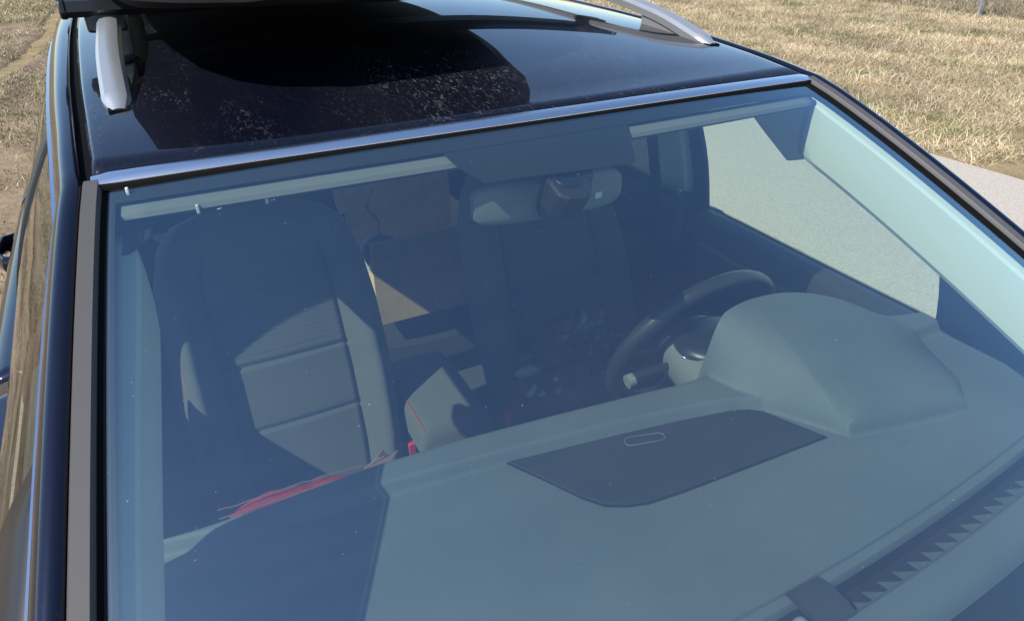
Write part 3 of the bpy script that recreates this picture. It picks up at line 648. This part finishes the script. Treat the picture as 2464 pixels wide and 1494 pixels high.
# --- seats
def seat(xc, mirror, lab):
    """backrest with bolsters, ribbed insert and quilt seams; cushion and headrest"""
    B0, B1 = np.array((xc, .50, .56)), np.array((xc, .775, 1.235)); ax = B1-B0; Ls = np.linalg.norm(ax); ax /= Ls
    fw = np.cross(ax, (1, 0, 0)); fw = fw if fw[1] < 0 else -fw     # forwards
    def width(t): return np.interp(t, [0, .15, .4, .62, .80, .91, .97, 1.0], [.225, .243, .252, .250, .238, .212, .175, .11])
    nu, nv = 72, 150; rows = []; seams = (.285, .50)
    for t in np.linspace(0, 1, nv):
        r = []; wd = width(t); bol = .062*sstep(0.98, .55, t)*(.6+.4*sstep(0, .25, t))
        for u in np.linspace(-1, 1, nu):
            a = abs(u); d = bol*math.exp(-((a-.80)/.135)**2)-.012*math.exp(-((a-.585)/.022)**2)*sstep(.97, .8, t)
            if a < .60:
                d += .010*math.cos(u*math.pi/1.2)
                for s0 in seams: d -= .007*math.exp(-((t-s0)/.0065)**2)
                if t > .53 and t < .95: d += .0013*math.sin(t*Ls*2*math.pi/.0115)*sstep(.60, .55, a)
            d -= .055*max(0, a-.86)**2/.0196*.9
            d -= .05*sstep(.88, 1.0, t)**2
            r.append(B0+ax*(t*Ls)+fw*(.055+d)+np.array((u*wd, 0, 0)))
        # back half
        for u in np.linspace(1, -1, 24)[1:-1]:
            r.append(B0+ax*(t*Ls)-fw*(.045*(1-abs(u)**3)+.0)*(1-.6*sstep(.85, 1, t))+np.array((u*wd, 0, 0)))
        rows.append(r)
    m = MB(); m.grid(rows, cu=True); n_ = len(rows[0]); m.f.append(tuple(range(n_))); m.f.append(tuple((nv-1)*n_+i for i in range(n_)))
    so_ = obj('front_seat', m, M['fabric'], car, smooth=60); so_['label'] = lab
    # stitched line down each bolster
    for sg in (-1, 1):
        pts = [B0+ax*(t*Ls)+fw*(.055+.062*sstep(.98, .55, t)*(.6+.4*sstep(0, .25, t))*math.exp(-((.90-.80)/.135)**2)-.006)+np.array((sg*.90*width(t), 0, 0)) for t in np.linspace(.08, .8, 40)]
        m = MB(); m.tube(pts, .0013, 5); obj('stitch_line', m, M['stitch'], so_)
    m = MB(); rows = []
    for t in np.linspace(0, 1, 40):
        y = .02+.52*t; r = []
        for u in np.linspace(-1, 1, 40):
            a = abs(u); r.append((xc+u*(.245-.02*(1-t)), y, .615-.05*t+.035*math.exp(-((a-.8)/.14)**2)-.05*max(0, a-.88)**2/.0144-.07*(1-sstep(0, .16, t))**2))
        rows.append(r)
    rows = [[(p[0], p[1]+.01, .42) for p in rows[0]]]+rows+[[(p[0], p[1], .42) for p in rows[-1]]]
    m.grid(rows); obj('cushion', m, M['fabric'], so_, solid=.01)
    hc = B1+ax*.115-fw*.0
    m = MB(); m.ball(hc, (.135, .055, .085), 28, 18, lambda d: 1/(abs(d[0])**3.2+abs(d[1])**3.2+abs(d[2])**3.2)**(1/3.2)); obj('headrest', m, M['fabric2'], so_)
    for q in (-.06, .06):
        m = MB(); m.tube([B1+np.array((q, 0, -.02)), B1+ax*.07+np.array((q, 0, 0))], .006, 8); obj('headrest_post', m, M['bright'], so_)
    return so_
seat(-.372, 1, 'passenger seat with grey fabric backrest half in sunlight')
seat(.372, -1, 'driver seat with dark fabric backrest in shade')
# seat buckles
for x, y, z in ((*un(990, 1072, 'x', -.13)[:1], *un(990, 1072, 'x', -.13)[1:]), (*un(1222, 1000, 'x', .105)[:1], *un(1222, 1000, 'x', .105)[1:])):
    m = MB(); m.box((x+.004, y+.012, z-.03), (.032, .018, .07)); bk = obj('seat_buckle', m, M['black'], car, bevel=.003)
    m = MB(); m.box((x, y-.004, z-.008), (.020, .014, .045)); obj('release_button', m, M['red'], bk, bevel=.003)
# centre console and armrest
m = MB(); m.box((-.0, .22, .50), (.20, 1.1, .26)); obj('centre_console', m, M['door'], car, bevel=.03, seg=4)
ap = [un(*p, 'z', .745) for p in ((1005, 1058), (1160, 992), (1062, 830), (940, 885))]
m = MB(); rows = []; A0 = np.array((-.062, .335, .0)); nA = 20
for t in np.linspace(0, 1, 24):
    y = .345+.36*t; zt = .757+.008*math.sin(t*math.pi)-.03*(1-sstep(0, .09, t))**2-.03*sstep(.9, 1, t)**2; r = []
    for a in np.arange(28)*2*math.pi/28:
        cx2, cz2 = math.copysign(abs(math.cos(a))**.42, math.cos(a)), math.copysign(abs(math.sin(a))**.42, math.sin(a)); r.append((-.040+.094*cx2, y, zt-.05+.05*cz2))
    rows.append(r)
m.grid(rows, cu=True); m.f.append(tuple(range(28))); m.f.append(tuple(23*28+i for i in range(28))); ar = obj('armrest', m, M['fabric'], car, smooth=60)
m = MB(); m.tube([(-.040-.080, .352+.34*t, .757+.008*math.sin(t*math.pi)-.004-.03*(1-sstep(0, .09, t))**2) for t in np.linspace(0.02, .95, 24)], .0013, 5); obj('stitch_line', m, M['stitch'], ar)
# rear bench
m = MB(); rows = []
for t in np.linspace(0, 1, 14):
    rows.append([(u*.76, 1.15+.5*t, .452-.012*t-.06*(1-sstep(0, .12, t))**2+.01*math.cos(u*9)) for u in np.linspace(-1, 1, 30)])
rows.insert(0, [(p[0], p[1]+.01, .3) for p in rows[0]])
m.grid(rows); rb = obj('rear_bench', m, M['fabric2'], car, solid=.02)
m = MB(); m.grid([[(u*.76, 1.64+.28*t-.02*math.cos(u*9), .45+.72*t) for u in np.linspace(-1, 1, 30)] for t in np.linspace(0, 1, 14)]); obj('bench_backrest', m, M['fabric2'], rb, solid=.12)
m = MB(); m.box((0, 2.5, .95), (1.2, .9, .012)); obj('parcel_cover', m, M['carpet'], car)

# --- rear-view mirror and sensor pod
MC = np.array((-.014, -.014, 1.460))
m = MB(); rows = []
for t in np.linspace(-1, 1, 26):
    hh = .034*(1-.30*abs(t)**6)*(1 if abs(t) < .999 else .75); dd = .022*(1-.55*t*t); r = []
    for a in np.arange(20)*2*math.pi/20:
        cz, cy = math.sin(a), math.cos(a)
        r.append(MC+np.array((.128*t, -dd*max(0, cy)**.6 if cy > 0 else .004, hh*math.copysign(abs(cz)**.55, cz)-.004*t)))
    rows.append(r)
m.grid(rows, cu=True); m.f.append(tuple(range(20))); m.f.append(tuple(25*20+i for i in range(20))); mr_ = obj('rear_view_mirror', m, M['mirror'], car, smooth=60)
m = MB(); m.box(MC+np.array((.078, -.0185, -.008)), (.013, .004, .010)); obj('mirror_button', m, M['white'], mr_, bevel=.001)
m = MB(); m.tube([MC+np.array((-.012, -.012, -.008)), MC+np.array((-.012, -.030, -.006))], .021, 20, up=(0, 0, 1)); obj('mirror_joint', m, M['black'], mr_)
# bracket behind the glass, reaching from the header to the mirror
gp0, gn = wpt(.12, .1, -.012), np.cross(wpt(.12, .5)-wpt(.12, -.3), wpt(.2, .1)-wpt(.06, .1)); gn /= np.linalg.norm(gn); gn = gn if gn[2] > 0 else -gn
def proj(p):
    d = np.asarray(p)-CAM; z = d@_f; return np.array((W0/2+F0*(d@_r)/z, H0/2-F0*(d@_u)/z))
_SU = [(s_, u_) for s_ in np.linspace(.01, .3, 88) for u_ in np.linspace(-.5, .6, 90)]; _SP = np.array([proj(wpt(s_, u_, -.004)) for s_, u_ in _SU])
def pick(px, py): return _SU[int(np.argmin(((_SP-np.array((px, py)))**2).sum(1)))]
bot = [pick(*p) for p in ((1068, 372), (1100, 405), (1160, 443), (1240, 432), (1330, 420), (1440, 404), (1530, 390))]; top_ = [pick(*p) for p in ((1066, 352), (1098, 348), (1158, 340), (1240, 331), (1330, 320), (1440, 308), (1512, 300))]
m = MB(); m.grid([[wpt(a_[0]+(b_[0]-a_[0])*t, a_[1]+(b_[1]-a_[1])*t, -.004) for a_, b_ in zip(top_, bot)] for t in np.linspace(0, 1, 8)]); obj('frit_patch', m, M['frit'], ws)
cp = [unp(*p, gp0, gn) for p in ((1295, 352), (1420, 335), (1430, 425), (1318, 440))]
m = MB(); m.prism(cp, -gn*.03); sb = obj('sensor_bracket', m, M['pod'], car, smooth=0, bevel=.004)
tp = [unp(*p, gp0, gn) for p in ((1312, 425), (1320, 412), (1345, 404), (1390, 404), (1418, 416), (1428, 440), (1426, 462), (1410, 474), (1372, 478), (1345, 470))]
m = MB(); m.prism(tp, -gn*.045+np.array((0, .01, 0))); obj('sensor_pod', m, M['pod'], sb, smooth=0, bevel=.006, seg=3)
lc = unp(1366, 430, gp0, gn); m = MB(); m.tube([lc+gn*.0012, lc-gn*.012], .018, 24, up=(1, 0, .1)); obj('sensor_lens', m, M['lens'], sb)
m = MB(); m.tube([lc+gn*.001+(.0185*(math.cos(a)*np.array((1., 0, 0))+math.sin(a)*np.cross(gn, (1, 0, 0)))) for a in np.arange(24)*2*math.pi/24], .0014, 6, True); obj('lens_ring', m, M['black'], sb)
# little white clips along the header
for px, py in ((307, 462), (476, 503), (641, 480), (1157, 416), (1277, 398)):
    p = unp(px, py, wpt(.1, -.6, -.03), gn); m = MB(); m.box(p, (.0035, .004, .011)); obj('visor_clip', m, M['white'], car, bevel=.0008)

# ================================================================== LOAD ON AND IN THE CAR
# roof bars
for yb, lab in ((.74, 'front black roof bar clamped to the silver rails under the roof box'), (1.72, 'rear black roof bar clamped to the rails under the roof box')):
    zb = roofz(.556, yb)+.078
    rbx = empty('roof_bar', (0, yb, zb-.03), lab, 'roof bar', 'black bars clamped across the roof rails')
    m = MB(); m.sweep([(-.612, yb, zb), (.612, yb, zb)], [(-.036, -.006), (-.028, .011), (.0, .017), (.028, .011), (.036, -.006), (.026, -.017), (-.026, -.017)], (0, 0, 1)); obj('bar', m, M['black'], rbx, smooth=30)
    for s in (-1, 1):
        m = MB(); rows = []
        for xx, k in ((s*.52, .6), (s*.535, .8), (s*.572, .8), (s*.588, .6)):
            rows.append([(xx, yb-.04*k, zb-.045), (xx, yb-.036*k, zb-.018), (xx, yb-.02, zb+.014), (xx, yb+.02, zb+.014), (xx, yb+.036*k, zb-.018), (xx, yb+.04*k, zb-.045)])
        m.grid(rows, cu=True); m.f.append(tuple(range(6))); m.f.append(tuple(18+i for i in range(6))); obj('clamp', m, M['black'], rbx, bevel=.005)
        m = MB(); m.sweep([(s*.612, yb, zb), (s*.624, yb, zb)], [(-.038, -.007), (-.030, .013), (.0, .0195), (.030, .013), (.038, -.007), (.028, -.019), (-.028, -.019)], (0, 0, 1)); obj('end_cap', m, M['black'], rbx, bevel=.003)
# roof box
rbb = empty('roof_box', (-.165, 1.3, 1.70), 'long black plastic roof box with a tapered nose on the roof bars', 'roof box')
BXC, BHW = -.165, .405
def plan(t):                                  # half width and y along the box
    y = .225+2.10*t; return y, BHW*np.interp(t, [0, .02, .05, .10, .2, .4, .8, .95, 1], [.50, .70, .82, .91, .975, 1, .97, .86, .62])
zb0 = 1.694
m = MB(); rows = []
for t in np.concatenate([np.linspace(0, .1, 12), np.linspace(.1, 1, 30)[1:]]):
    y, hw = plan(t); top = .025+.335*sstep(0, .42, t)**.75*(1-.35*sstep(.75, 1, t)); r = []
    for a in np.linspace(0, math.pi, 25):
        c, s_ = math.cos(a), math.sin(a); r.append((BXC+hw*math.copysign(abs(c)**.42, c)*(1-.10*s_), y+.02*s_+.05*hw*math.copysign(abs(c)**.42, c), zb0+.035+top*abs(s_)**.55))
    rows.append(r)
rows.insert(0, [(BXC+(p[0]-BXC)*.9, p[1]+.004, zb0+.035) for p in rows[0]])
m.grid(rows); obj('lid', m, M['boxshell'], rbb, smooth=50)
m = MB(); rows = []
for t in np.concatenate([np.linspace(0, .1, 12), np.linspace(.1, 1, 30)[1:]]):
    y, hw = plan(t); hw *= 1.012; dp = .018*sstep(0, .16, t)**.6+.008
    rows.append([(BXC+hw*u, y-.004+.05*hw*u, z) for u, z in ((-1, zb0+.040), (-1.004, zb0+.032), (-.985, zb0+.03), (-.90, zb0+.035-dp), (-.5, zb0+.030-dp), (0, zb0+.028-dp), (.5, zb0+.030-dp), (.90, zb0+.035-dp), (.985, zb0+.03), (1.004, zb0+.032), (1, zb0+.040))])
r0 = rows[0]; rows.insert(0, [(BXC+(p[0]-BXC)*.93, p[1]-.010, zb0+.035+(p[2]-zb0-.035)*.6) for p in r0]); rows.insert(0, [(BXC+(p[0]-BXC)*.80, p[1]-.014, zb0+.036) for p in r0])
m.grid(rows); obj('base', m, M['boxbase'], rbb, smooth=30)

# open cardboard box on the rear bench, with a coil in it
YC = 1.20
c1 = un(888, 588, 'y', YC); c2 = un(905, 787, 'y', YC); zB = c2[2]
cx0, cx1 = c1[0]+.002, c1[0]+.42; zT = c1[2]; dep = .30
cb = empty('cardboard_box', ((cx0+cx1)/2, YC+dep/2, zB), 'open brown cardboard box on the rear bench between the front seats', 'box')
th = .005
def panel(name, pts, off): m = MB(); m.prism(pts, off); return obj(name, m, M['card'], cb, smooth=0, bevel=.001)
zb_ = zB+.001
panel('front_panel', [(cx0, YC, zb_), (cx1, YC, zb_), (cx1, YC, zT), (cx0, YC, zT)], (0, th, 0))
panel('back_panel', [(cx0, YC+dep, zb_), (cx1, YC+dep, zb_), (cx1, YC+dep, zT), (cx0, YC+dep, zT)], (0, th, 0))
panel('side_panel', [(cx1, YC+th, zb_), (cx1, YC+dep, zb_), (cx1, YC+dep, zT), (cx1, YC+th, zT)], (-th, 0, 0))
panel('side_panel', [(cx0, YC+th, zb_), (cx0, YC+dep, zb_), (cx0, YC+dep, zT-.19), (cx0, YC+.10, zT-.19), (cx0, YC+th, zT-.06)], (th, 0, 0))
panel('bottom_panel', [(cx0+th, YC+th, zb_), (cx1-th, YC+th, zb_), (cx1-th, YC+dep, zb_), (cx0+th, YC+dep, zb_)], (0, 0, th))
panel('flap', [(cx0-.02, YC+dep, zT), (cx1, YC+dep, zT), (cx1+.01, YC+dep+.05, zT+.12), (cx0-.03, YC+dep+.05, zT+.12)], (0, th, 0))
cl = empty('hose_coil', ((cx0+.1), YC+.15, zB+.03), 'coil of dark red hose on a pale reel inside the cardboard box', 'hose')
cc = np.array((cx0+.085, YC+.15, zT-.12)); m = MB()
ax1 = np.array((1, 0, 0)); ax2 = np.array((0, .5, .87))
for r_ in (.03, .042, .054, .066): m.tube([cc+r_*(math.cos(a)*ax1+math.sin(a)*ax2) for a in np.arange(40)*2*math.pi/40], .0058, 7, True)
obj('hose', m, M['spoolm'], cl)
m = MB(); nn = np.cross(ax1, ax2); m.tube([cc-nn*.045, cc-nn*.008], .085, 28, up=(1, 0, .1)); obj('reel', m, M['clearb'], cl, bevel=.004)
m = MB(); m.tube([cc+.066*ax2, cc+.1*ax2+np.array((.01, 0, .02)), cc+np.array((-.03, .05, .17)), cc+np.array((.01, .08, .22))], .003, 6); obj('hose_end', m, M['spoolm'], cl)

# crumpled black bag on the driver seat
bc = un(1400, 860, 'y', .42); random.seed(3)
def crump(d, s=1.0):
    v = Vector(d*1.5); a = 1-abs(noise.noise(v+Vector((4, 1, 2))))*.6-abs(noise.noise(v*2.6))*.30; b = abs(noise.noise(v*6))*.05; return a-b
m = MB(); m.ball(un(1400, 880, 'y', .40), (.20, .15, .165), 56, 36, crump); tag(obj('plastic_bag', m, M['bag'], None, smooth=18), 'crumpled shiny black plastic bag on the driver seat', 'bag')
# red packet in clear wrap on the passenger seat
pts = [un(480, 1243, 'y', .16), un(620, 1200, 'y', .16), un(790, 1143, 'y', .16), un(935, 1108, 'y', .16)]
rp = empty('wrapped_packet', (-.42, .2, .62), 'red packet in clear plastic wrap on the passenger seat behind the dash', 'packet')
top = crom(pts, 40); m = MB(); rows = []
for i, p in enumerate(top):
    t = i/39; k = math.sin(math.pi*min(1, max(0.02, t*.98+.01)))**.5; r = []
    for a in np.arange(20)*2*math.pi/20:
        w_ = 1+.16*noise.noise(Vector((p[0]*22, math.cos(a)*1.7, math.sin(a)*1.7))); r.append((p[0]+.008*noise.noise(Vector((a*2, p[0]*30, 1))), p[1]+.01+.035*k*math.cos(a)*w_, p[2]-.089+(.078*k)*math.sin(a)*w_))
    rows.append(r)
m.grid(rows, cu=True); m.f.append(tuple(range(20))); m.f.append(tuple(39*20+i for i in range(20))); obj('packet', m, M['redbag'], rp, smooth=30)
for dy, z0, z1 in ((-.012, -.008, .0022), (.008, -.006, .0025)):
    m = MB(); m.sweep([p+np.array((0, dy, z0+.004*noise.noise(Vector((p[0]*40, dy*90, 0))))) for p in top[4:-2]], [(-.0012, 0), (0, z1), (.0012, 0)], (0, 0, 1)); obj('wrap_fold', m, M['wrap'], rp, smooth=0)
q = top[-1]; m = MB(); m.prism([q+np.array((-.05, 0, .0)), q+np.array((-.02, .01, .008)), q+np.array((-.005, .012, .024)), q+np.array((.0, .01, .006)), q+np.array((.025, .015, .004)), q+np.array((0, 0, -.008))], (0, .002, 0)); obj('wrap_tail', m, M['wrap'], rp, smooth=0)
